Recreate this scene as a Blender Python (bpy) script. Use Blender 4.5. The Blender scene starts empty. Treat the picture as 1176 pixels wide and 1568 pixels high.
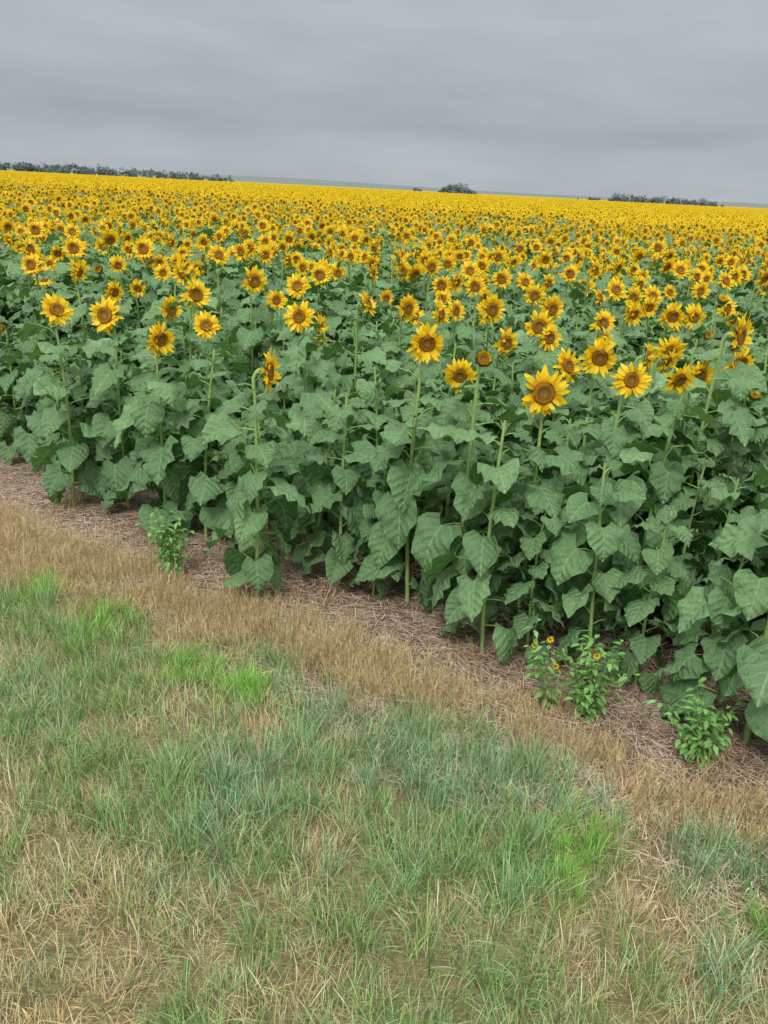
import bpy, math, random
from mathutils import Vector, Matrix, noise
random.seed(7)
R=random.random; U=random.uniform; G=random.gauss
sc=bpy.context.scene
# ------------------------------------------------------------ helpers
CS,SN=math.cos(math.radians(-34.3)),math.sin(math.radians(-34.3))   # row direction
def rs(x,y): return (x*CS+y*SN, -x*SN+y*CS)          # along rows, into field
def xy(r,s): return (r*CS-s*SN, r*SN+s*CS)
def sstep(a,b,x):
    t=max(0,min(1,(x-a)/(b-a))); return t*t*(3-2*t)
def interp(x,t):
    if x<=t[0][0]: return t[0][1]
    for (a,b),(c,d) in zip(t,t[1:]):
        if x<=c: return b+(d-b)*(x-a)/(c-a)
    return t[-1][1]
def gz(x,y):
    r,s=rs(x,y)
    k=1-sstep(20,60,abs(r)+abs(s))
    return k*(0.035*noise.noise(Vector((x*.8,y*.8,3)))+0.012*noise.noise(Vector((x*3,y*3,1))))

class MB:
    def __init__(s): s.v=[];s.f=[];s.m=[];s.l=[];s.c=[]
    def grid(s,pts,luv,col,mat):
        b=len(s.v);n=len(pts);m=len(pts[0])
        for i in range(n):
            for j in range(m):
                s.v.append(tuple(pts[i][j]));s.l.append(luv[i][j]);s.c.append(col)
        for i in range(n-1):
            for j in range(m-1):
                s.f.append((b+i*m+j,b+i*m+j+1,b+(i+1)*m+j+1,b+(i+1)*m+j));s.m.append(mat)
    def poly(s,pts,col,mat,luv=None):
        b=len(s.v)
        for i,p in enumerate(pts):
            s.v.append(tuple(p));s.l.append(luv[i] if luv else (0,0,0));s.c.append(col)
        s.f.append(tuple(range(b,b+len(pts))));s.m.append(mat)
    def tube(s,pts,rad,n,col,mat):
        b=len(s.v);k=len(pts)
        for i,p in enumerate(pts):
            t=(pts[min(i+1,k-1)]-pts[max(i-1,0)]).normalized()
            a=t.cross(Vector((1,0,0)) if abs(t.x)<.8 else Vector((0,1,0))).normalized();c=t.cross(a)
            for j in range(n):
                q=2*math.pi*j/n
                s.v.append(tuple(p+(a*math.cos(q)+c*math.sin(q))*rad[i]));s.l.append((j/n,i/k,0));s.c.append(col)
        for i in range(k-1):
            for j in range(n):
                s.f.append((b+i*n+j,b+i*n+(j+1)%n,b+(i+1)*n+(j+1)%n,b+(i+1)*n+j));s.m.append(mat)
    def make(s,name,mats,coll=None,smooth=True):
        me=bpy.data.meshes.new(name);me.from_pydata(s.v,[],s.f)
        for m in mats: me.materials.append(m)
        me.polygons.foreach_set("material_index",s.m)
        if smooth: me.polygons.foreach_set("use_smooth",[True]*len(s.f))
        a=me.attributes.new("luv",'FLOAT_VECTOR','POINT');a.data.foreach_set("vector",[q for p in s.l for q in p])
        a=me.attributes.new("col",'FLOAT_COLOR','POINT');a.data.foreach_set("color",[q for p in s.c for q in (p[0],p[1],p[2],1)])
        me.update()
        o=bpy.data.objects.new(name,me);(coll or sc.collection).objects.link(o);return o

def newmat(name):
    m=bpy.data.materials.new(name);m.use_nodes=True;nt=m.node_tree;nt.nodes.clear()
    return m,nt
class N:
    def __init__(s,nt): s.nt=nt
    def n(s,t,**k):
        nd=s.nt.nodes.new(t)
        for a,b in k.items(): setattr(nd,a,b)
        return nd
    def put(s,sock,v):
        if isinstance(v,bpy.types.NodeSocket): s.nt.links.new(v,sock)
        elif v is not None:
            if sock.type=='RGBA' and len(v)==3: v=(*v,1)
            sock.default_value=v
    def math(s,op,a,b=None,c=None,clamp=False):
        nd=s.n('ShaderNodeMath',operation=op,use_clamp=clamp);s.put(nd.inputs[0],a);s.put(nd.inputs[1],b)
        if c is not None:s.put(nd.inputs[2],c)
        return nd.outputs[0]
    def attr(s,nm):
        return s.n('ShaderNodeAttribute',attribute_type='GEOMETRY',attribute_name=nm)
    def mix(s,f,a,b,bt='MIX'):
        nd=s.n('ShaderNodeMix',data_type='RGBA',blend_type=bt)
        s.put(nd.inputs[0],f);s.put(nd.inputs[6],a);s.put(nd.inputs[7],b)
        return nd.outputs[2]
    def noise(s,vec,scale,detail=3,rough=.5):
        nd=s.n('ShaderNodeTexNoise');s.put(nd.inputs['Vector'],vec);nd.inputs['Scale'].default_value=scale;nd.inputs['Detail'].default_value=detail;nd.inputs['Roughness'].default_value=rough
        return nd.outputs['Fac']
    def maprange(s,v,a,b,c=0,d=1):
        nd=s.n('ShaderNodeMapRange');s.put(nd.inputs[0],v)
        for i,q in enumerate((a,b,c,d)): nd.inputs[i+1].default_value=q
        return nd.outputs[0]
    def sep(s,v):
        nd=s.n('ShaderNodeSeparateXYZ');s.put(nd.inputs[0],v);return nd.outputs
    def bump(s,h,strength,dist):
        nd=s.n('ShaderNodeBump');s.put(nd.inputs['Height'],h);nd.inputs['Strength'].default_value=strength;nd.inputs['Distance'].default_value=dist
        return nd.outputs[0]
    def out(s,col,rough=.6,spec=.3,trans=0,tcol=None,bump=None):
        p=s.n('ShaderNodeBsdfPrincipled');s.put(p.inputs['Base Color'],col)
        s.put(p.inputs['Roughness'],rough);p.inputs['Specular IOR Level'].default_value=spec
        if bump is not None: s.put(p.inputs['Normal'],bump)
        o=s.n('ShaderNodeOutputMaterial');sh=p.outputs[0]
        if trans>0:
            t=s.n('ShaderNodeBsdfTranslucent');s.put(t.inputs[0],tcol if tcol is not None else col)
            mx=s.n('ShaderNodeMixShader');mx.inputs[0].default_value=trans
            s.nt.links.new(sh,mx.inputs[1]);s.nt.links.new(t.outputs[0],mx.inputs[2]);sh=mx.outputs[0]
        s.nt.links.new(sh,o.inputs[0])

# ------------------------------------------------------------ materials
def leaf_material(name,dark,light,vein,far=False):
    m,nt=newmat(name);b=N(nt)
    c=b.sep(b.attr("col").outputs['Color'])
    geo=b.n('ShaderNodeNewGeometry');oi=b.n('ShaderNodeObjectInfo')
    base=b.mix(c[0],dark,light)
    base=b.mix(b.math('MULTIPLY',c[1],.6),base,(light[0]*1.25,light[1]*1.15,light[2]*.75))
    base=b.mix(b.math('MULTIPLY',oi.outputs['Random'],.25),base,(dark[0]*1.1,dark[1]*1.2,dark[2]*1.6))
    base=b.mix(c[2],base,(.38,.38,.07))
    if not far:
        lv=b.attr("luv").outputs['Vector'];l=b.sep(lv);au=b.math('ABSOLUTE',l[0])
        ph=b.math('FRACT',b.math('ADD',b.math('MULTIPLY',b.math('SUBTRACT',l[1],b.math('MULTIPLY',au,.34)),5),.5))
        d=b.math('ABSOLUTE',b.math('SUBTRACT',ph,.5))
        sv=b.maprange(d,0.015,.07,1,0);mv=b.maprange(au,.012,.045,1,0)
        v=b.math('MAXIMUM',b.math('MULTIPLY',sv,.65),mv)
        nz=b.noise(lv,7,5,.6)
        base=b.mix(b.maprange(nz,.35,.7),base,b.mix(.6,base,dark))
        base=b.mix(b.math('MULTIPLY',v,.6),base,vein)
        vo=b.n('ShaderNodeTexVoronoi');b.put(vo.inputs['Vector'],lv);vo.inputs['Scale'].default_value=6
        sp=b.math('MULTIPLY',b.maprange(vo.outputs['Distance'],.12,.18,1,0),b.maprange(b.sep(vo.outputs['Color'])[0],.84,.85))
        base=b.mix(sp,base,(.03,.032,.014))
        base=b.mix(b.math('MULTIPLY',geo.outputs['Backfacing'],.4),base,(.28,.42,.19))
        h=b.math('ADD',b.math('MULTIPLY',d,1.3),b.math('MULTIPLY',b.noise(lv,12,3),1.5))
        bm=b.bump(h,.9,.011)
        b.out(base,.45,.36,.2,b.mix(.5,base,(.22,.44,.03)),bm)
    else: b.out(base,.5,.3)
    return m
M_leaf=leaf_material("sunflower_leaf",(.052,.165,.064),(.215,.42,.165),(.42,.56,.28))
M_leaffar=leaf_material("sunflower_leaf_far",(.055,.14,.055),(.18,.32,.12),(.2,.3,.1),True)
def stem_material():
    m,nt=newmat("sunflower_stem");b=N(nt);g=b.n('ShaderNodeNewGeometry')
    c=b.mix(b.noise(g.outputs['Position'],30,3),(.22,.36,.10),(.40,.54,.20))
    b.out(c,.55,.3);return m
M_stem=stem_material()
def petal_material(name,far=False):
    m,nt=newmat(name);b=N(nt)
    l=b.sep(b.attr("luv").outputs['Vector']);c=b.sep(b.attr("col").outputs['Color'])
    base=b.mix(b.maprange(l[1],0,.5),(.88,.42,.006),(.98,.67,.010))
    base=b.mix(c[0],base,(.98,.79,.05))
    if far:
        b.out((.95,.63,.014),.6,.2,.2)
        return m
    str_=b.math('MULTIPLY',b.math('ADD',b.math('SINE',b.math('MULTIPLY',l[0],14)),1),.08)
    base=b.mix(str_,base,(.65,.30,.005))
    b.out(base,.5,.25,.3,base);return m
M_petal=petal_material("sunflower_petal");M_petalfar=petal_material("sunflower_petal_far",True)
def disc_material(far=False):
    m,nt=newmat("sunflower_disc");b=N(nt)
    if far: b.out((.30,.13,.02),.9,.1);return m
    lv=b.attr("luv").outputs['Vector'];l=b.sep(lv)
    r=b.math('SQRT',b.math('ADD',b.math('POWER',b.math('ABSOLUTE',l[0]),2),b.math('POWER',b.math('ABSOLUTE',l[1]),2)))
    r2=b.math('ADD',r,b.math('MULTIPLY',b.math('SUBTRACT',b.noise(lv,5,3),.5),.2))
    cr=b.n('ShaderNodeValToRGB');e=cr.color_ramp.elements
    e[0].position=0;e[0].color=(.32,.24,.05,1);e[1].position=1;e[1].color=(.28,.10,.01,1)
    for p,c in ((.28,(.40,.24,.045,1)),(.42,(.20,.08,.012,1)),(.6,(.34,.14,.018,1)),(.72,(.55,.27,.025,1)),(.85,(.42,.17,.012,1))):
        q=e.new(p);q.color=c
    b.put(cr.inputs[0],r2)
    vo=b.n('ShaderNodeTexVoronoi');b.put(vo.inputs['Vector'],lv);vo.inputs['Scale'].default_value=16
    base=b.mix(b.maprange(vo.outputs['Distance'],.1,.6),b.mix(.25,cr.outputs[0],(.7,.42,.05)),b.mix(.5,cr.outputs[0],(.05,.02,.005)))
    b.out(base,.85,.15,bump=b.bump(b.math('SUBTRACT',1,vo.outputs['Distance']),.8,.004));return m
M_disc=disc_material();M_discfar=disc_material(True)
def col_material(name,rough=.7,spec=.2,trans=0.,var=.25):
    m,nt=newmat(name);b=N(nt);c=b.attr("col").outputs['Color'];oi=b.n('ShaderNodeObjectInfo')
    hs=b.n('ShaderNodeHueSaturation');b.put(hs.inputs['Color'],c)
    b.put(hs.inputs['Value'],b.math('ADD',1-var,b.math('MULTIPLY',oi.outputs['Random'],2*var)))
    b.out(hs.outputs[0],rough,spec,trans,hs.outputs[0]);return m
M_grass=col_material("grass_blades",.55,.3,.15,.2)
M_straw=col_material("straw",.7,.2,0,.15)
M_weed=col_material("weed_leaf",.55,.3,.2,.05)
M_tree=col_material("hazed_foliage",.9,.05,0,0)

def ground_material():
    m,nt=newmat("ground_soil");b=N(nt);g=b.n('ShaderNodeNewGeometry');P=g.outputs['Position'];p=b.sep(P)
    s=b.math('ADD',b.math('MULTIPLY',p[0],-SN),b.math('MULTIPLY',p[1],CS))
    s=b.math('ADD',s,b.math('MULTIPLY',b.math('SUBTRACT',b.noise(P,2.2,3),.5),.5))
    def fib(ang,sc_):
        mp=b.n('ShaderNodeMapping');b.put(mp.inputs[0],P);mp.inputs['Rotation'].default_value=(0,0,ang);mp.inputs['Scale'].default_value=(12,170,12)
        return b.noise(mp.outputs[0],sc_,2)
    fb=b.math('MAXIMUM',b.math('MAXIMUM',fib(.3,1),fib(1.4,1)),fib(2.3,1.1))
    straw=b.maprange(fb,.55,.72)
    nz=b.noise(P,6,4)
    grass=b.mix(nz,(.11,.10,.045),(.22,.18,.085));grass=b.mix(b.math('MULTIPLY',straw,.5),grass,(.55,.45,.26))
    soil=b.mix(nz,(.11,.062,.045),(.24,.15,.105));soil=b.mix(b.math('MULTIPLY',straw,.65),soil,(.52,.39,.28))
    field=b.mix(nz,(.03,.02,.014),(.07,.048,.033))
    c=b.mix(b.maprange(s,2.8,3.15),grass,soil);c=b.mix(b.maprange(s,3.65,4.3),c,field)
    c=b.mix(b.maprange(s,1500,2200),c,(.15,.17,.12))
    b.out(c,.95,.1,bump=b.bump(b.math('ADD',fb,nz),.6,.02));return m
M_ground=ground_material()
def hill_material():
    m,nt=newmat("hill_hazed");b=N(nt);g=b.n('ShaderNodeNewGeometry')
    b.out(b.mix(b.noise(g.outputs['Position'],.004,3),(.16,.185,.18),(.21,.23,.205)),1,.0);return m  # distance haze painted in: grey-blue mixed into the hill's base colour
M_hill=hill_material()
def canopy_material():
    m,nt=newmat("sunflower_canopy");b=N(nt);g=b.n('ShaderNodeNewGeometry')
    b.out(b.mix(b.maprange(b.noise(g.outputs['Position'],.6,6,.8),.35,.6),(.16,.18,.05),(.58,.44,.06)),.9,.0);return m
M_canopy=canopy_material()
SM=[M_leaf,M_stem,M_petal,M_disc]

# ------------------------------------------------------------ instancing
def scatter(name,coll,pts):
    me=bpy.data.meshes.new(name);me.from_pydata([p[0] for p in pts],[],[])
    a=me.attributes.new("rot",'FLOAT_VECTOR','POINT');a.data.foreach_set("vector",[q for p in pts for q in p[1]])
    a=me.attributes.new("scl",'FLOAT','POINT');a.data.foreach_set("value",[float(p[2]) for p in pts])
    a=me.attributes.new("idx",'INT','POINT');a.data.foreach_set("value",[int(p[3]) for p in pts])
    o=bpy.data.objects.new(name,me);sc.collection.objects.link(o)
    ng=bpy.data.node_groups.new(name,'GeometryNodeTree')
    ng.interface.new_socket("Geometry",in_out='INPUT',socket_type='NodeSocketGeometry')
    ng.interface.new_socket("Geometry",in_out='OUTPUT',socket_type='NodeSocketGeometry')
    L=ng.links.new;nn=ng.nodes.new
    gi=nn('NodeGroupInput');go=nn('NodeGroupOutput');ip=nn('GeometryNodeInstanceOnPoints');ci=nn('GeometryNodeCollectionInfo')
    ci.inputs['Collection'].default_value=coll;ci.inputs['Separate Children'].default_value=True;ci.inputs['Reset Children'].default_value=True
    def na(t,n):
        q=nn('GeometryNodeInputNamedAttribute');q.data_type=t;q.inputs['Name'].default_value=n
        return [x for x in q.outputs if x.enabled][0]
    L(gi.outputs[0],ip.inputs['Points']);L(ci.outputs[0],ip.inputs['Instance']);ip.inputs['Pick Instance'].default_value=True
    L(na('INT','idx'),ip.inputs['Instance Index']);L(na('FLOAT_VECTOR','rot'),ip.inputs['Rotation']);L(na('FLOAT','scl'),ip.inputs['Scale'])
    L(ip.outputs[0],go.inputs[0])
    md=o.modifiers.new("scatter",'NODES');md.node_group=ng
    return o

# ------------------------------------------------------------ sunflower parts
WP=[(0,.55),(.06,.80),(.14,.95),(.25,1),(.38,.96),(.52,.83),(.66,.63),(.8,.38),(.92,.15),(1,.0)]
def leaf(B,o,az,p0,L,W,curl,fold,roll,col,nv=9,nu=8,mat=0):
    d=Vector((math.cos(az),math.sin(az),0));z=Vector((0,0,1));sd0=Vector((-math.sin(az),math.cos(az),0))
    pos=Vector(o);pts=[];lu=[];k1,k2,k3=U(0,6),U(0,6),U(4,9);amp=U(.06,.15)*W;sw=U(-.35,.35)
    for i in range(nv+1):
        v=i/nv;ph=-(p0+curl*v)
        T=d*math.cos(ph)+z*math.sin(ph);Nn=z*math.cos(ph)-d*math.sin(ph)
        rl=roll+sw*v
        sd=sd0*math.cos(rl)+Nn*math.sin(rl);N2=Nn*math.cos(rl)-sd0*math.sin(rl)
        if i: pos=pos+(T+sd*sw*.25)*(L/nv)
        w=interp(v,WP)*W/2;row=[];lr=[]
        for j in range(nu+1):
            u=-1+2*j/nu;au=abs(u)
            ww=w*(1+ (U(-.05,.05) if au==1 and v<.98 else 0))
            back=.24*L*au**1.6*(1-v)**2.2
            zz=fold*au*w - .45*w*au*au + amp*au*math.sin(k3*v*3+k1+(k2 if u>0 else 0))*min(1,3*(1-v))
            row.append(pos+sd*(u*ww)-T*back+N2*zz);lr.append((u*interp(v,WP),v-.2*au*(1-v),col[0]*7+k1))
        pts.append(row);lu.append(lr)
    B.grid(pts,lu,col,mat)
def body(name,coll,h=1.5,nleaf=24):
    B=MB();lean=Vector((U(-.04,.04),U(-.04,.04),0))
    def sp(t): return Vector((lean.x*math.sin(t*3.1),lean.y*math.sin(t*3.1),h*t))
    n=8;B.tube([sp(i/n) for i in range(n+1)],[.0145-.006*i/n for i in range(n+1)],7,(.5,.5,0),1)
    az=U(0,6.3)
    for i in range(nleaf):
        t=.08+.89*(max(0,i+U(-.3,.3))/(nleaf-1))**.95;az+=2.4+U(-.4,.4)
        sz=interp(t,[(0,.20),(.2,.27),(.45,.27),(.7,.24),(.86,.20),(.94,.14),(1,.09)])*U(.70,1.15)
        pl=sz*U(.45,.8);up=U(.15,.95)
        o=sp(t);d=Vector((math.cos(az),math.sin(az),0))
        p1=o+d*pl*.5*math.cos(up)+Vector((0,0,pl*.5*math.sin(up)))
        p2=p1+d*pl*.5*math.cos(up*.4)+Vector((0,0,pl*.5*math.sin(up*.4)))
        B.tube([o,p1,p2],[.0055,.004,.0032],4,(.5,.5,0),1)
        droop=interp(t,[(0,.85),(.35,.6),(.7,.22),(1,-.15)])+U(-.45,.4)
        yel=.0 if R()>.03 or t>.3 else U(.2,.5)
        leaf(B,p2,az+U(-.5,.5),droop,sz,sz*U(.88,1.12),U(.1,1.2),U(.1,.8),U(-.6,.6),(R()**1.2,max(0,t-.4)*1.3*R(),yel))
    return B.make(name,SM,coll)
def head(name,coll,tilt,kind=0):
    B=MB();ct,st=math.cos(tilt),math.sin(tilt)
    a=Vector((1,0,0));n=Vector((0,-ct,st));b=Vector((0,st,ct))
    Rd=U(.042,.057) if kind==0 else .03
    C=Vector((0,-.075,.045 if tilt<.6 else .07))
    back=C-n*.035
    B.tube([Vector((0,0,-.04)),Vector((0,.004,.01)),Vector((0,-.012,.04)),back-n*.008],[.009,.010,.011,.02],7,(.5,.5,0),1)
    for (r0,z0,r1,z1) in ((.018,-.04,Rd*.8,-.03),(Rd*.8,-.03,Rd*1.05,-.008)):
        rows=[[],[]]
        for j in range(17):
            q=2*math.pi*j/16;e=a*math.cos(q)+b*math.sin(q)
            rows[0].append(C+e*r0+n*z0);rows[1].append(C+e*r1+n*z1)
        B.grid(rows,[[(0,0,0)]*17]*2,(.5,.5,0),1)
    for i in range(26):   # bracts
        q=2*math.pi*(i+U(-.3,.3))/26;e=a*math.cos(q)+b*math.sin(q);t=n.cross(e)
        l=U(.03,.05);ln=U(-.4,.1) if kind==0 else U(.9,1.5)
        o=C+e*Rd*.9-n*(.014 if i%2 else .02);dd=e*math.cos(ln)+n*math.sin(ln)
        w=.010
        B.grid([[o-t*w,o,o+t*w],[o+dd*l*.5-t*w,o+dd*l*.5-n*.003,o+dd*l*.5+t*w],[o+dd*l,o+dd*l+t*.0005,o+dd*l+t*.001]],[[(.3,.2,0)]*3]*3,(.8,.8,0),0)
    rg=[0.001,.25,.45,.65,.82,.94,1.0];hz=[.004,.006,.010,.014,.013,.008,-.006]
    pts=[];lu=[]
    for r_,z_ in zip(rg,hz):
        pts.append([C+(a*math.cos(2*math.pi*j/24)+b*math.sin(2*math.pi*j/24))*Rd*r_+n*z_ for j in range(25)])
        lu.append([(r_*math.cos(2*math.pi*j/24),r_*math.sin(2*math.pi*j/24),0) for j in range(25)])
    B.grid(pts,lu,(0,0,0),3)
    if kind==0:
        gap=U(0,6.3)
        for lay,(cnt,zz) in enumerate(((19,-.006),(17,-.001),(10,.003))):
            off=U(0,6)
            for i in range(cnt):
                q=off+2*math.pi*(i+U(-.35,.35))/cnt;e=a*math.cos(q)+b*math.sin(q);t=n.cross(e)
                if R()<.06: continue
                tw=U(-.5,.5);t2=t*math.cos(tw)+n*math.sin(tw)
                L=U(.052,.082)*(1,.95,.7)[lay];W=U(.0095,.0140);ln=U(-.2,.4)+.12*lay;cv=U(-1.1,.6)
                if R()<.10 or (math.cos(q-gap)>.85 and R()<.5): ln+=.9
                pos=C+e*Rd*.88+n*zz;rows=[];lr=[]
                sw=U(-.3,.3)
                for k,(v,w) in enumerate(((0,.55),(.2,.85),(.45,1),(.7,.86),(.88,.45),(1,.03))):
                    an=ln+cv*v;dd=(e*math.cos(an)+n*math.sin(an)+t*sw*v).normalized()
                    if k: pos=pos+dd*L*(v-pv)
                    pv=v;nn=n*math.cos(an)-e*math.sin(an)
                    rows.append([pos-t2*W*w+nn*.002*w,pos-nn*.001,pos+t2*W*w+nn*.002*w]);lr.append([(-1,v,0),(0,v,0),(1,v,0)])
                B.grid(rows,lr,(R()*.6,0,0),2)
    elif kind==1:
        for i in range(16):
            q=2*math.pi*i/16+U(-.1,.1);e=a*math.cos(q)+b*math.sin(q);t=n.cross(e);o=C+e*Rd*.9;dd=(e*.25+n).normalized()
            B.grid([[o-t*.006,o+t*.006],[o+dd*.03-t*.004,o+dd*.03+t*.004]],[[(0,.6,0)]*2]*2,(.2,0,0),2)
    return B.make(name,SM,coll)

NC=bpy.data.collections.new
C_body=NC("sunflower_bodies");C_head=NC("sunflower_heads");C_patch=NC("sunflower_patches")
NB=14
for i in range(NB): body("body_%02d"%i,C_body)
TL=[-.25,-.1,0,.05,.12,.2,.3,.45,-.4,.1]
for i,t in enumerate(TL): head("head_%02d"%i,C_head,t)
head("head_10",C_head,1.1);head("head_11",C_head,.5,1);head("head_12",C_head,1.2,1)
NH=10

# far patches
PS=8.0
def patch(name):
    B=MB();
    nrow=int(round(PS/.76));sp=PS/nrow
    for i in range(nrow):
        for j in range(int(PS/.27)):
            x=(j+.5)*.27+U(-.08,.08);y=(i+.5)*sp+U(-.1,.1);h=1.56+G(0,.07)
            yaw=math.radians(34.3)+G(0.1,.5);tl=U(-.3,.35)
            cy,sy=math.cos(yaw),math.sin(yaw)
            a=Vector((cy,sy,0));n=Vector((sy*math.cos(tl),-cy*math.cos(tl),math.sin(tl)));b=n.cross(a)*-1
            c=Vector((x,y,h+.05))+n*.06;r0=.045
            if R()<.9:
                B.poly([c+n*.008+(a*math.cos(q)+b*math.sin(q))*r0 for q in [k*math.pi/3 for k in range(6)]],(0,0,0),3)
                of=U(0,1)
                for k in range(9):
                    q=of+2*math.pi*k/9;l=U(.10,.13)
                    B.poly([c+(a*math.cos(q-.36)+b*math.sin(q-.36))*r0*.9,c+(a*math.cos(q-.2)+b*math.sin(q-.2))*l*.86,c+(a*math.cos(q)+b*math.sin(q))*l+n*U(-.02,.02),c+(a*math.cos(q+.2)+b*math.sin(q+.2))*l*.86,c+(a*math.cos(q+.36)+b*math.sin(q+.36))*r0*.9],(0,0,0),2)
            az=U(0,6)
            for k in range(8):
                az+=2.4;t=h-.06-.09*k;sz=interp(k,[(0,.09),(3,.19),(7,.24)])*U(.8,1.2)
                d=Vector((math.cos(az),math.sin(az),0));s_=Vector((-d.y,d.x,0));o=Vector((x,y,t))+d*sz*.5+Vector((0,0,.04))
                dr=U(.1,.9);T=d*math.cos(dr)-Vector((0,0,math.sin(dr)))
                cc=(R(),max(0,.4-k*.1)*R(),0)
                up=Vector((0,0,sz*.12))
                B.poly([o,o+T*sz*.2+s_*sz*.48+up,o+T*sz*.6+s_*sz*.35+up,o+T*sz],cc,0)
                B.poly([o,o+T*sz,o+T*sz*.6-s_*sz*.35+up,o+T*sz*.2-s_*sz*.48+up],cc,0)
    B.poly([(0,0,.75),(PS,0,.75),(PS,PS,.75),(0,PS,.75)],(0,0,0),0)
    return B.make(name,[M_leaffar,M_stem,M_petalfar,M_discfar],C_patch,smooth=False)
for i in range(4): patch("patch_%02d"%i)

# ------------------------------------------------------------ hero plants (world x, y, head height, yaw deg, head variant, head scale)
HERO=[(.19,4.41,1.63,0,3,1.05),(.81,4.07,1.47,-8,4,1.1),(1.09,5.01,1.43,12,3,1.1),(1.24,4.86,1.52,-10,4,1.1),(1.22,4.05,1.56,8,5,1),(1.87,5.44,1.47,18,3,1.05),
(1.92,4.97,1.42,25,4,.95),(2.02,4.76,1.70,40,3,1.1),(2.37,5.49,1.42,5,4,1),(.39,4.61,1.42,0,0,.9),(.81,5.79,1.42,25,3,1),(1.02,5.71,1.56,-12,4,1.05),
(.75,6.25,1.59,12,2,1.05),(1.74,5.48,1.42,60,3,.95),(.11,6.52,1.53,35,4,1.05),(-.20,6.24,1.59,70,3,1.1),(-.53,5.95,1.42,80,3,1.05),(-.62,5.48,1.58,0,5,1.05),
(-.68,4.44,1.42,74,2,1.2),(-1.36,5.90,1.42,5,7,1.05),(-1.51,5.27,1.42,48,3,1.05),(-2.0,5.68,1.49,0,4,1.1),(-2.36,5.69,1.51,40,3,1.05),(-1.79,6.56,1.42,65,3,1),
(-1.51,6.25,1.59,42,3,1),(-1.78,6.90,1.67,-42,4,1),(-1.17,6.89,1.64,48,3,1.1),
(-3.35,7.63,1.60,0,4,1),(-3.55,8.33,1.42,0,3,1),(-3.25,8.41,1.70,20,4,1),(-2.74,7.23,1.61,70,3,1),(-2.65,8.75,1.70,0,3,1),(-.85,7.22,1.58,0,7,1.05),(.37,6.51,1.51,70,3,1),
(.59,8.07,1.59,50,4,1),(1.31,6.85,1.54,20,3,1),(1.81,7.06,1.42,10,6,1),(2.19,7.58,1.47,50,4,1),(2.31,6.84,1.53,0,3,1),(2.49,6.85,1.53,0,4,1),(2.90,7.22,1.58,40,3,1),(3.24,9.62,1.70,0,4,1),
(-3.04,8.52,1.49,0,11,1.2),(-2.54,7.43,1.42,60,3,1),(-.77,8.54,1.55,0,4,1),(-.68,9.71,1.50,10,3,1),(-.24,8.56,1.59,60,4,1),(.09,9.11,1.57,-30,3,1),(.44,8.05,1.56,10,4,1),
(1.36,8.03,1.51,-20,3,1),(2.13,8.07,1.60,0,4,1),(2.49,8.06,1.56,0,3,1),(3.13,8.56,1.58,0,4,1),(-2.36,10.24,1.70,0,3,1),(-1.70,9.16,1.69,-20,4,1),(-1.80,8.51,1.70,50,3,1),(-1.70,10.8,1.70,0,4,1),
(-3.77,8.59,1.66,60,3,1),(4.63,10.65,1.70,60,4,1),(1.99,8.04,1.52,50,3,1),(.46,4.08,1.62,0,11,1.1),(2.59,6.58,1.68,0,12,1.1)]
body_meshes=[o.data for o in C_body.objects];head_meshes={o.name:o.data for o in C_head.objects}
bodies=[];heads=[];occ=[]
for k,(x,y,h,yaw,hv,hs) in enumerate(HERO):
    ya=math.radians(yaw);ya+=G(0,.12);hs*=U(.96,1.12)
    if hv in (3,4): hv=random.choice([0,1,2,3,4,5,6,7,9])
    dx,dy=math.sin(ya)*.075*hs,-math.cos(ya)*.075*hs
    bx,by=x-dx,y-dy;top=h-.045*hs
    occ.append((bx,by))
    z=gz(bx,by);s_=rs(bx,by)[1]
    if s_<4.6:      # front plants: named objects of their own
        e=bpy.data.objects.new("sunflower_plant",None);e.empty_display_size=.2;e.location=(bx,by,z);sc.collection.objects.link(e)
        o=bpy.data.objects.new("stalk_and_leaves",body_meshes[k%NB]);o.rotation_euler=(0,0,U(0,6.28));q=(top-z)/1.5;o.scale=(.5*q+.5,.5*q+.5,q);sc.collection.objects.link(o);o.parent=e
        o=bpy.data.objects.new("flower_head",head_meshes["head_%02d"%hv]);o.location=(0,0,top-z);o.rotation_euler=(0,G(0,.2),ya);o.scale=(hs,)*3;sc.collection.objects.link(o);o.parent=e
    else:
        bodies.append(((bx,by,z),(0,0,U(0,6.28)),(top-z)/1.5,k%NB));heads.append(((bx,by,top),(0,G(0,.18),ya),hs,hv))
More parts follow.
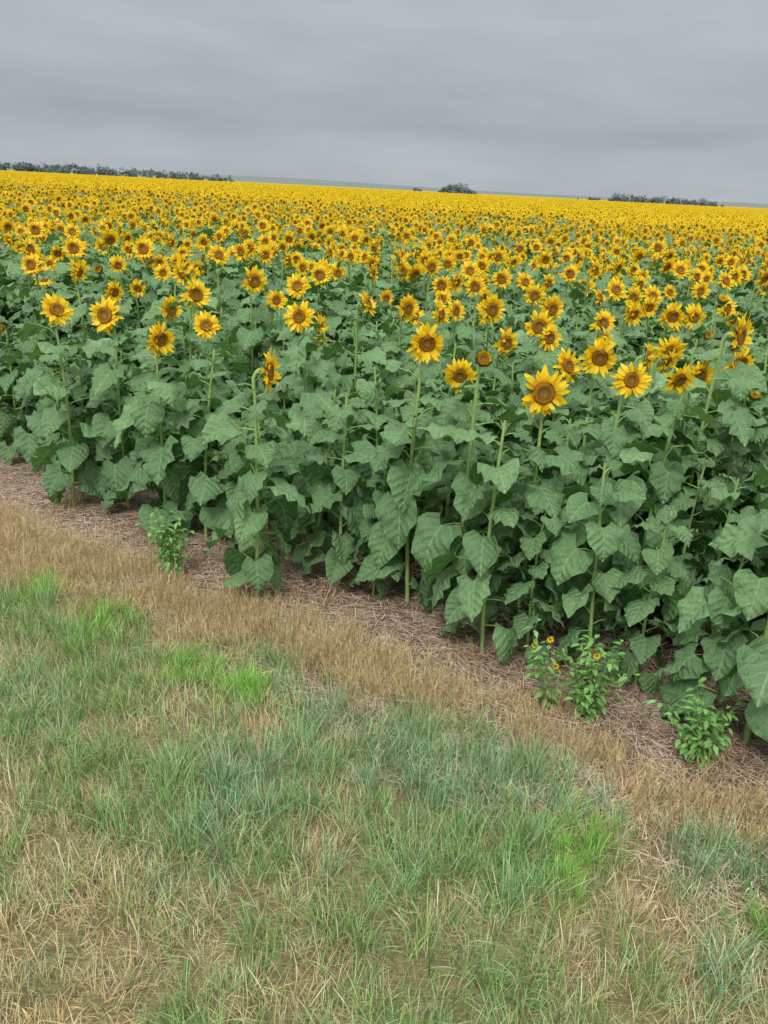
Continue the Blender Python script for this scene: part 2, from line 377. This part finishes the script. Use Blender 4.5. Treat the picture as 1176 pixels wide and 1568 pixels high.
# rows of the field near the road edge
ROW=.76;S0=3.72;NEAR=30
for i in range(int((NEAR-S0)/ROW)+1):
    s=S0+i*ROW;ext=min(NEAR,6+s*1.5)
    sp=(.27,.26)[i] if i<2 else .27
    r=-ext*1.3
    while r<ext:
        r+=sp*U(.75,1.3)
        x,y=xy(r,s+G(0,.05))
        if y<1 or abs(x)>.66*y+2.2 : continue
        inview=abs(x)<.53*y
        if inview and y<8.6:
            if any((x-a)**2+(y-b)**2<.15**2 for a,b in occ): continue
            h=U(.90,1.36) if s<5 else U(1.15,1.44)
            hd=(y>6.0 and s>5 and R()<.28) or (x>.6 and s>4.4 and R()<.10)
            if hd: h=U(1.36,1.58)
            bodies.append(((x,y,gz(x,y)),(G(0,.04),G(0,.04),U(0,6.28)),h/1.5,random.randrange(NB)))
            if hd: heads.append(((x,y,h),(0,G(0,.15),G(.4,.6)),U(.8,1.05),random.randrange(NH)))
            elif R()<.08: heads.append(((x,y,h),(0,0,G(0,.6)),U(.8,1),11+random.randrange(2)))
        else:
            h=1.56+G(0,.085)
            bodies.append(((x,y,gz(x,y)),(0,0,U(0,6.28)),h/1.5,random.randrange(NB)))
            if R()<.94:
                hv=random.randrange(NH) if R()<.95 else 11
                heads.append(((x,y,h-.01),(0,G(0,.15),G(.2,.65)),U(.8,1.15),hv))
scatter("sunflower_field_plants",C_body,bodies)
scatter("sunflower_field_flowers",C_head,heads)
pt=[];rot=(0,0,math.radians(-34.3))
FAR=560
s0=S0+ROW*(int((NEAR-S0)/ROW)+.5)
ns=int(FAR/PS)
for i in range(ns):
    for j in range(-int(FAR*1.2/PS),int(FAR*1.2/PS)):
        s=s0+i*PS;r=j*PS;x,y=xy(r,s);xc,yc=xy(r+PS/2,s+PS/2)
        if yc<10 or abs(xc)>.60*yc+12 or yc>FAR: continue
        pt.append(((x,y,0),rot,1,random.randrange(4)))
scatter("sunflower_field_distant",C_patch,pt)
B=MB();B.poly([(-4000,FAR-12,1.58),(4000,FAR-12,1.58),(4000,2300,1.6),(-4000,2300,1.6)],(0,0,0),0);B.make("sunflower_field_canopy",[M_canopy])

# ------------------------------------------------------------ ground
def axis(a,b,st):
    v=[];q=a
    while q<b: v.append(q);q+=st
    v.append(b);return v
ax=[-6000,-2500,-900,-300,-120,-60,-40]+axis(-25,-10,1.5)+axis(-8.8,7,.12)+axis(8,25,1.5)+[40,60,120,300,900,2500,6000]
ay=[-6000,-900,-200,-60,-20,-8]+axis(-3,9,.12)+axis(10,30,2)+[45,60,120,300,900,2500,7000]
B=MB();B.grid([[xy(a,b)+(gz(*xy(a,b)),) for b in ay] for a in ax],[[(0,0,0)]*len(ay)]*len(ax),(0,0,0),0)
B.f=[f[::-1] for f in B.f];B.make("ground",[M_ground])

# ------------------------------------------------------------ grass
C_grass=NC("grass_tufts")
def lerp(a,b,t): return tuple(p+(q-p)*t for p,q in zip(a,b))
STRAW=(.74,.61,.36);GOLD=(.72,.53,.24);PALE=(.80,.70,.48)
def blade(B,o,h,lean,az,w,col,tip=None,seg=4,face=None):
    d=Vector((math.cos(az),math.sin(az),0));fa=az+1.57+U(-.6,.6) if face is None else face
    t=Vector((math.cos(fa),math.sin(fa),0));pos=Vector(o);base=len(B.v)
    for i in range(seg+1):
        v=i/seg;an=lean*(.3+1.2*v)
        if i: pos=pos+(d*math.sin(an)+Vector((0,0,math.cos(an))))*(h/seg)
        ww=w*(1-v*.85)
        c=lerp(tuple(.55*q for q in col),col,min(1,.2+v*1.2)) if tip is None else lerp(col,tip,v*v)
        for sg in (-1,1):
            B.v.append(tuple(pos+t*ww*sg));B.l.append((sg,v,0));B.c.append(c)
    for i in range(seg):
        B.f.append((base+2*i,base+2*i+1,base+2*i+3,base+2*i+2));B.m.append(0)
    return pos
def tuft(name,cols,n,rad,h0,h1,lean,w=.0021,straw=.0,seed=False):
    B=MB()
    for i in range(n):
        q=U(0,6.3);rr=rad*math.sqrt(R());o=(rr*math.cos(q),rr*math.sin(q),-.01)
        c=random.choice(cols) if R()>straw else random.choice([STRAW,PALE])
        k=U(.55,1.35);c=tuple(min(.95,k*x) for x in c)
        az=q+U(-1,1);h=U(h0,h1)
        tip=lerp(c,STRAW,.5) if R()<.25 else None
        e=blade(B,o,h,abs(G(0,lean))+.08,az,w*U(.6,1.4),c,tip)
        if seed and R()<.6:
            c2=tuple(min(.95,1.15*x) for x in c)
            for k in range(7):
                oo=e+Vector((U(-.003,.003),U(-.003,.003),-.006*k));blade(B,oo,U(.01,.018),U(.1,.6),U(0,6.3),.0016,c2,seg=1)
    B.make(name,[M_grass],C_grass)
GR=[(.21,.42,.11),(.28,.50,.15),(.34,.54,.19)];BL=[(.19,.42,.19),(.26,.50,.25),(.34,.55,.31)];BR=[(.26,.54,.09),(.35,.64,.14)];OL=[(.42,.50,.18),(.51,.55,.24)]
for i in range(3): tuft("tuft_%02d"%i,GR+OL[:1],18,.06,.08,.18,.45,straw=.15)      #0-2 green mixed
for i in range(3,5): tuft("tuft_%02d"%i,BL,18,.055,.10,.20,.38,straw=.06)       #3-4 blue green
for i in range(5,8): tuft("tuft_%02d"%i,[STRAW,PALE,GOLD],16,.07,.04,.13,.7,w=.0019)   #5-7 dead short
for i in range(8,11): tuft("tuft_%02d"%i,[GOLD,STRAW,(.64,.48,.24)],18,.06,.10,.21,.30,w=.0018,seed=True)  #8-10 golden tall
for i in range(11,13): tuft("tuft_%02d"%i,BR,36,.055,.07,.16,.42,w=.0023)      #11-12 bright
for i in range(13,15): tuft("tuft_%02d"%i,OL+GR,18,.06,.06,.15,.6,straw=.42)      #13-14 olive/straw
def bt_low(r): return interp(r,[(-6,2.15),(-4.2,2.35),(-2.5,2.76),(-1.2,2.93),(0,2.93),(2,2.9)])
def bt_hi(r): return interp(r,[(-6,2.9),(-5.4,2.95),(-3.5,3.08),(-1.9,3.20),(0,3.20),(2,3.2)])
BRIGHT=[(-1.57,4.02,.13,),(-.95,3.60,.14),(-.67,3.42,.14),(.81,2.41,.15),(-2.04,4.38,.12),(1.5,2.15,.10)]
BLUE=[(-.26,3.29,.3),(.44,2.87,.32),(.85,2.62,.28),(-.5,2.75,.3),(.1,2.9,.3),(1.35,2.5,.28)]
DEAD=[(-.53,3.16,.2),(-.85,3.3,.17),(1.05,2.20,.22),(-1.2,1.9,.2),(.75,1.95,.2),(1.0,2.5,.12),(-.2,1.8,.15),(-.95,2.15,.15),(.3,2.1,.12),(-1.6,2.6,.15),(-.9,1.65,.2)]
def near(L,x,y):
    m=0
    for a,b,c in L: m=max(m,math.exp(-((x-a)**2+(y-b)**2)/(c*c)))
    return m
tp=[]
for _ in range(34000):
    r=U(-9,5);s=U(-.9,3.5);x,y=xy(r,s)
    if y<-.8: continue
    if (abs(x)>.62*y+.9 or y<.7) and R()<.7: continue
    n1=noise.noise(Vector((x*1.3,y*1.3,5)));n2=noise.noise(Vector((x*4,y*4,9)));n3=noise.noise(Vector((x*2.2,y*2.2,20)));n4=noise.noise(Vector((x*7,y*7,40)))
    lo=bt_low(r)+.16*n1+.16*n2+G(0,.05);hi=bt_hi(r)+.12*n1+.09*n2
    if s>hi:
        if R()>.05: continue
        idx=8+random.randrange(3);sc_=U(.5,.9)
    elif s>lo:
        idx=8+random.randrange(3) if R()<.82 else random.choice([5,6,7,13,14]);sc_=U(.55,1.05)*(1+.3*n4)
        if R()<.2: continue
        if R()<near(BRIGHT,x,y): idx=11
    else:
        if R()<near(BRIGHT,x,y)*1.1: idx=11+random.randrange(2);sc_=U(.5,1.0)
        elif R()<near(DEAD,x,y)*.85: idx=5+random.randrange(3);sc_=U(.7,1.2)
        elif R()<near(BLUE,x,y)*.75+max(0,n3)*.6: idx=3+random.randrange(2);sc_=U(.5,1.0)
        elif n1+.7*n2+.6*n4+U(-.3,.3)>-.10: idx=random.randrange(3);sc_=U(.45,1.05)
        elif R()<.6: idx=13+random.randrange(2);sc_=U(.5,1.05)
        else: idx=5+random.randrange(3);sc_=U(.7,1.1)
        sc_*=1+.4*n4
    tp.append(((x,y,gz(x,y)),(G(0,.15),G(0,.15),U(0,6.28)),sc_,idx))
scatter("grass",C_grass,tp)
# straw litter
C_lit=NC("straw_litter")
for k in range(5):
    B=MB()
    for i in range(60):
        o=Vector((U(-.2,.2),U(-.2,.2),U(.002,.015)));az=U(0,6.3);l=U(.02,.14)*.5;d=Vector((math.cos(az),math.sin(az),G(0,.06)));t=Vector((-d.y,d.x,0))*U(.0009,.0022)
        c=random.choice([(.60,.45,.34),(.72,.58,.45),(.45,.33,.23),(.30,.19,.13)]);kk=U(.6,1.2);c=tuple(kk*q for q in c)
        up=Vector((0,0,.0012))
        B.grid([[o-d*l-t,o-d*l+up,o-d*l+t],[o+d*l-t,o+d*l+up,o+d*l+t]],[[(0,0,0)]*3]*2,c,0)
    B.make("litter_%d"%k,[M_straw],C_lit)
lp=[]
for _ in range(2000):
    r=U(-9,5);s=U(2.6,4.7);x,y=xy(r,s)
    if y<.3: continue
    if s>4.1 and R()<.6: continue
    lp.append(((x,y,gz(x,y)+.002),(0,0,U(0,6.28)),U(.8,1.2),random.randrange(5)))
scatter("straw_litter",C_lit,lp)

# ------------------------------------------------------------ weeds
def weed(x,y,h,n,flowers=0,spread=.5):
    B=MB()
    def wl(o,az,L,col,p):
        d=Vector((math.cos(az)*math.cos(p),math.sin(az)*math.cos(p),-math.sin(p)));s_=Vector((-math.sin(az),math.cos(az),0));nn=s_.cross(d)
        rows=[];lr=[]
        for v,w in ((0,.08),(.25,.8),(.5,1),(.75,.6),(1,.03)):
            c=Vector(o)+d*L*v-Vector((0,0,L*.3*v*v));ww=L*.26*w
            rows.append([c-s_*ww-nn*ww*.25,c,c+s_*ww-nn*ww*.25]);lr.append([(0,0,0)]*3)
        B.grid(rows,lr,col,0)
    for b in range(n):
        az=U(0,6.3);ln=U(.05,spread);hh=h*U(.5,1);pts=[Vector((0,0,0))];k=7
        for i in range(1,k+1):
            v=i/k;pts.append(Vector((math.cos(az)*math.sin(ln)*hh*v+G(0,.006),math.sin(az)*math.sin(ln)*hh*v+G(0,.006),hh*math.cos(ln)*v)))
        B.tube(pts,[.0035-.002*i/k for i in range(k+1)],5,(.25,.36,.12),0)
        for i in range(1,k+1):
            for q in range(4):
                aa=U(0,6.3);rr=U(.0,.055)*(1.2-.5*i/k);o=pts[i]+Vector((math.cos(aa)*rr,math.sin(aa)*rr,U(-.02,.03)))
                B.tube([pts[i],o],[.0012,.001],3,(.22,.34,.12),0)
                kk=U(.65,1.3);wl(o,aa,U(.022,.052),(.20*kk,.40*kk,.11*kk),U(-.6,.5))
        if b<flowers:
            o=pts[-1]+Vector((0,0,.02))
            for q in range(9):
                aa=q*.7;d=Vector((math.cos(aa),-.5,math.sin(aa))).normalized();s_=d.cross(Vector((0,1,0))).normalized()*.004
                B.poly([o,o+d*.013+s_,o+d*.024,o+d*.013-s_],(.95,.62,.02),0)
            B.poly([o+Vector((math.cos(q)*.006,-.008,math.sin(q)*.006)) for q in [i*1.05 for i in range(6)]],(.10,.05,.01),0)
    o=B.make("weed_plant",[M_weed]);o.location=(x,y,gz(x,y));return o
weed(-1.35,4.68,.45,18,0,.6);weed(1.06,3.36,.42,16,1,.65);weed(1.50,3.04,.36,14,0,.7);weed(.86,3.42,.46,4,3,.35)

# ------------------------------------------------------------ distant trees, hills
def treeline(name,a0,a1,dist,hfun,dens,gap=0.0,trunks=True):
    B=MB();w=dist*(a1-a0);n=int(w/dens)
    for i in range(n):
        t=(i+R())/n
        if R()<gap: continue
        h=hfun(t)*U(.55,1.1);x=dist*(a0+(a1-a0)*t);y=dist+U(-15,25);cw=h*U(.3,.7)
        if trunks: B.tube([Vector((x,y,0)),Vector((x+U(-.3,.3),y,h*.4)),Vector((x+U(-.5,.5),y,h*.8))],[.3,.2,.1],5,(.14,.16,.16),0)  # trunk colour greyed to carry the haze as well
        lobes=[(x+U(-.8,.8)*cw,y+U(-.5,.5)*cw,h*U(.2,.85),cw*U(.3,.6)) for _ in range(6)]
        for q in range(110):
            lx,ly,lz,lr=random.choice(lobes);v=Vector((G(0,1),G(0,1),G(0,.7)));v=v.normalized()*lr*R()**.4
            c=Vector((lx,ly,max(.5,lz)))+v;k=U(.75,1.2);a=Vector((G(0,1),G(0,1),G(0,1))).normalized();b=a.orthogonal().normalized();s_=U(.35,.9)
            B.poly([c+a*s_,c+b*s_,c-a*s_*.8,c-b*s_],(.14*k,.175*k,.18*k),0)  # aerial haze put into the foliage colour as blue-grey
    return B.make(name,[M_tree],smooth=False)
treeline("distant_tree_line",-.9,-.34,900,lambda t:10.5,1.5)
treeline("distant_tree_line",-.345,-.20,900,lambda t:10.5-2*t,2.6,.10)
treeline("distant_tree_line",.045,.088,900,lambda t:3+8*math.sin(math.pi*min(1,max(0,t)))**.5,1.3)
treeline("distant_tree_line",.018,.03,900,lambda t:6,4,.1)
treeline("distant_tree_line",.245,.37,900,lambda t:10-3*t,1.5,.03)
treeline("distant_tree_line",.21,.245,900,lambda t:5,3,.3)
treeline("distant_tree_line",.45,.9,950,lambda t:8,4,.3)
B=MB();rows=[];xs=[-3500+50*i for i in range(141)]
for dy,k in ((-500,0),(-250,.55),(0,1),(400,.9)):
    rows.append([(x,2900+dy,(k*(6+13*max(0,noise.noise(Vector((x*.0011,2.3,0)))+.25)+11*math.exp(-((x+350)/500)**2)+1.2*noise.noise(Vector((x*.01,dy,0)))) if k else -1)) for x in xs])
B.grid(rows,[[(0,0,0)]*141]*4,(0,0,0),0);B.make("distant_hill",[M_hill])

# ------------------------------------------------------------ sky + light
w=bpy.data.worlds.new("World");sc.world=w;w.use_nodes=True;nt=w.node_tree;nt.nodes.clear();b=N(nt)
SE,SR=math.radians(48),math.radians(200)
sky=b.n('ShaderNodeTexSky',sky_type='NISHITA');sky.sun_disc=False;sky.sun_elevation=SE;sky.sun_rotation=SR;sky.air_density=1.5;sky.dust_density=4
bg1=b.n('ShaderNodeBackground');b.put(bg1.inputs[0],sky.outputs[0]);bg1.inputs[1].default_value=.08
tc=b.n('ShaderNodeTexCoord');d=b.sep(tc.outputs['Generated'])
mp=b.n('ShaderNodeMapping');b.put(mp.inputs[0],tc.outputs['Generated']);mp.inputs['Scale'].default_value=(1.6,1.6,16)
n1=b.noise(mp.outputs[0],1.3,6,.55)
mp2=b.n('ShaderNodeMapping');b.put(mp2.inputs[0],tc.outputs['Generated']);mp2.inputs['Scale'].default_value=(3,3,14);mp2.inputs['Location'].default_value=(3,1,0)
n2=b.noise(mp2.outputs[0],1.8,6,.55)
e=b.math('ADD',d[2],b.math('MULTIPLY',b.math('SUBTRACT',n1,.5),.06))
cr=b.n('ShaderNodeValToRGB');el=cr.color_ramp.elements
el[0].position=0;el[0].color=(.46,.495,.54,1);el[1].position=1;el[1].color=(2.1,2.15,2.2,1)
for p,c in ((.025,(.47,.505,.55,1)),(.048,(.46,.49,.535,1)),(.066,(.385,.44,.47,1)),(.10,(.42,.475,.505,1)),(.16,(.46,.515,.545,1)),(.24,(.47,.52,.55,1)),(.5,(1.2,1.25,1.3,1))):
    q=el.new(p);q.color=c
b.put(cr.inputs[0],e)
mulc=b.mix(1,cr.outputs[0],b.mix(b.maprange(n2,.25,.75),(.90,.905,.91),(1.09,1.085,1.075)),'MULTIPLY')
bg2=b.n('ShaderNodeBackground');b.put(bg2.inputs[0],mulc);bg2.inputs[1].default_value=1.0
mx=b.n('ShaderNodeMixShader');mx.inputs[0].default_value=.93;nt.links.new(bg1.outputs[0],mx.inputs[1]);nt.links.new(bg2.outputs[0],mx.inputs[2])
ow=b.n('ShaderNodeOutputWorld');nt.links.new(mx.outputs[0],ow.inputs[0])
sl=bpy.data.lights.new("sun",'SUN');sl.energy=1.5;sl.angle=math.radians(12);sl.color=(1,.96,.9)
so=bpy.data.objects.new("sun",sl);sc.collection.objects.link(so)
sd=Vector((math.sin(SR)*math.cos(SE),math.cos(SR)*math.cos(SE),math.sin(SE)))
so.rotation_euler=sd.to_track_quat('Z','Y').to_euler();so.location=(0,-5,12)

# ------------------------------------------------------------ camera
cd=bpy.data.cameras.new("camera");cam=bpy.data.objects.new("camera",cd);sc.collection.objects.link(cam)
cd.sensor_fit='VERTICAL';cd.sensor_height=24;cd.lens=24*1230/1568;cd.clip_start=.05;cd.clip_end=12000
cam.matrix_world=Matrix.Translation((0,0,2.4))@Matrix.Rotation(math.radians(90-21.9),4,'X')@Matrix.Rotation(math.radians(2.9),4,'Z')
sc.camera=cam
sc.view_settings.view_transform='Standard';sc.view_settings.look='None';sc.view_settings.exposure=0
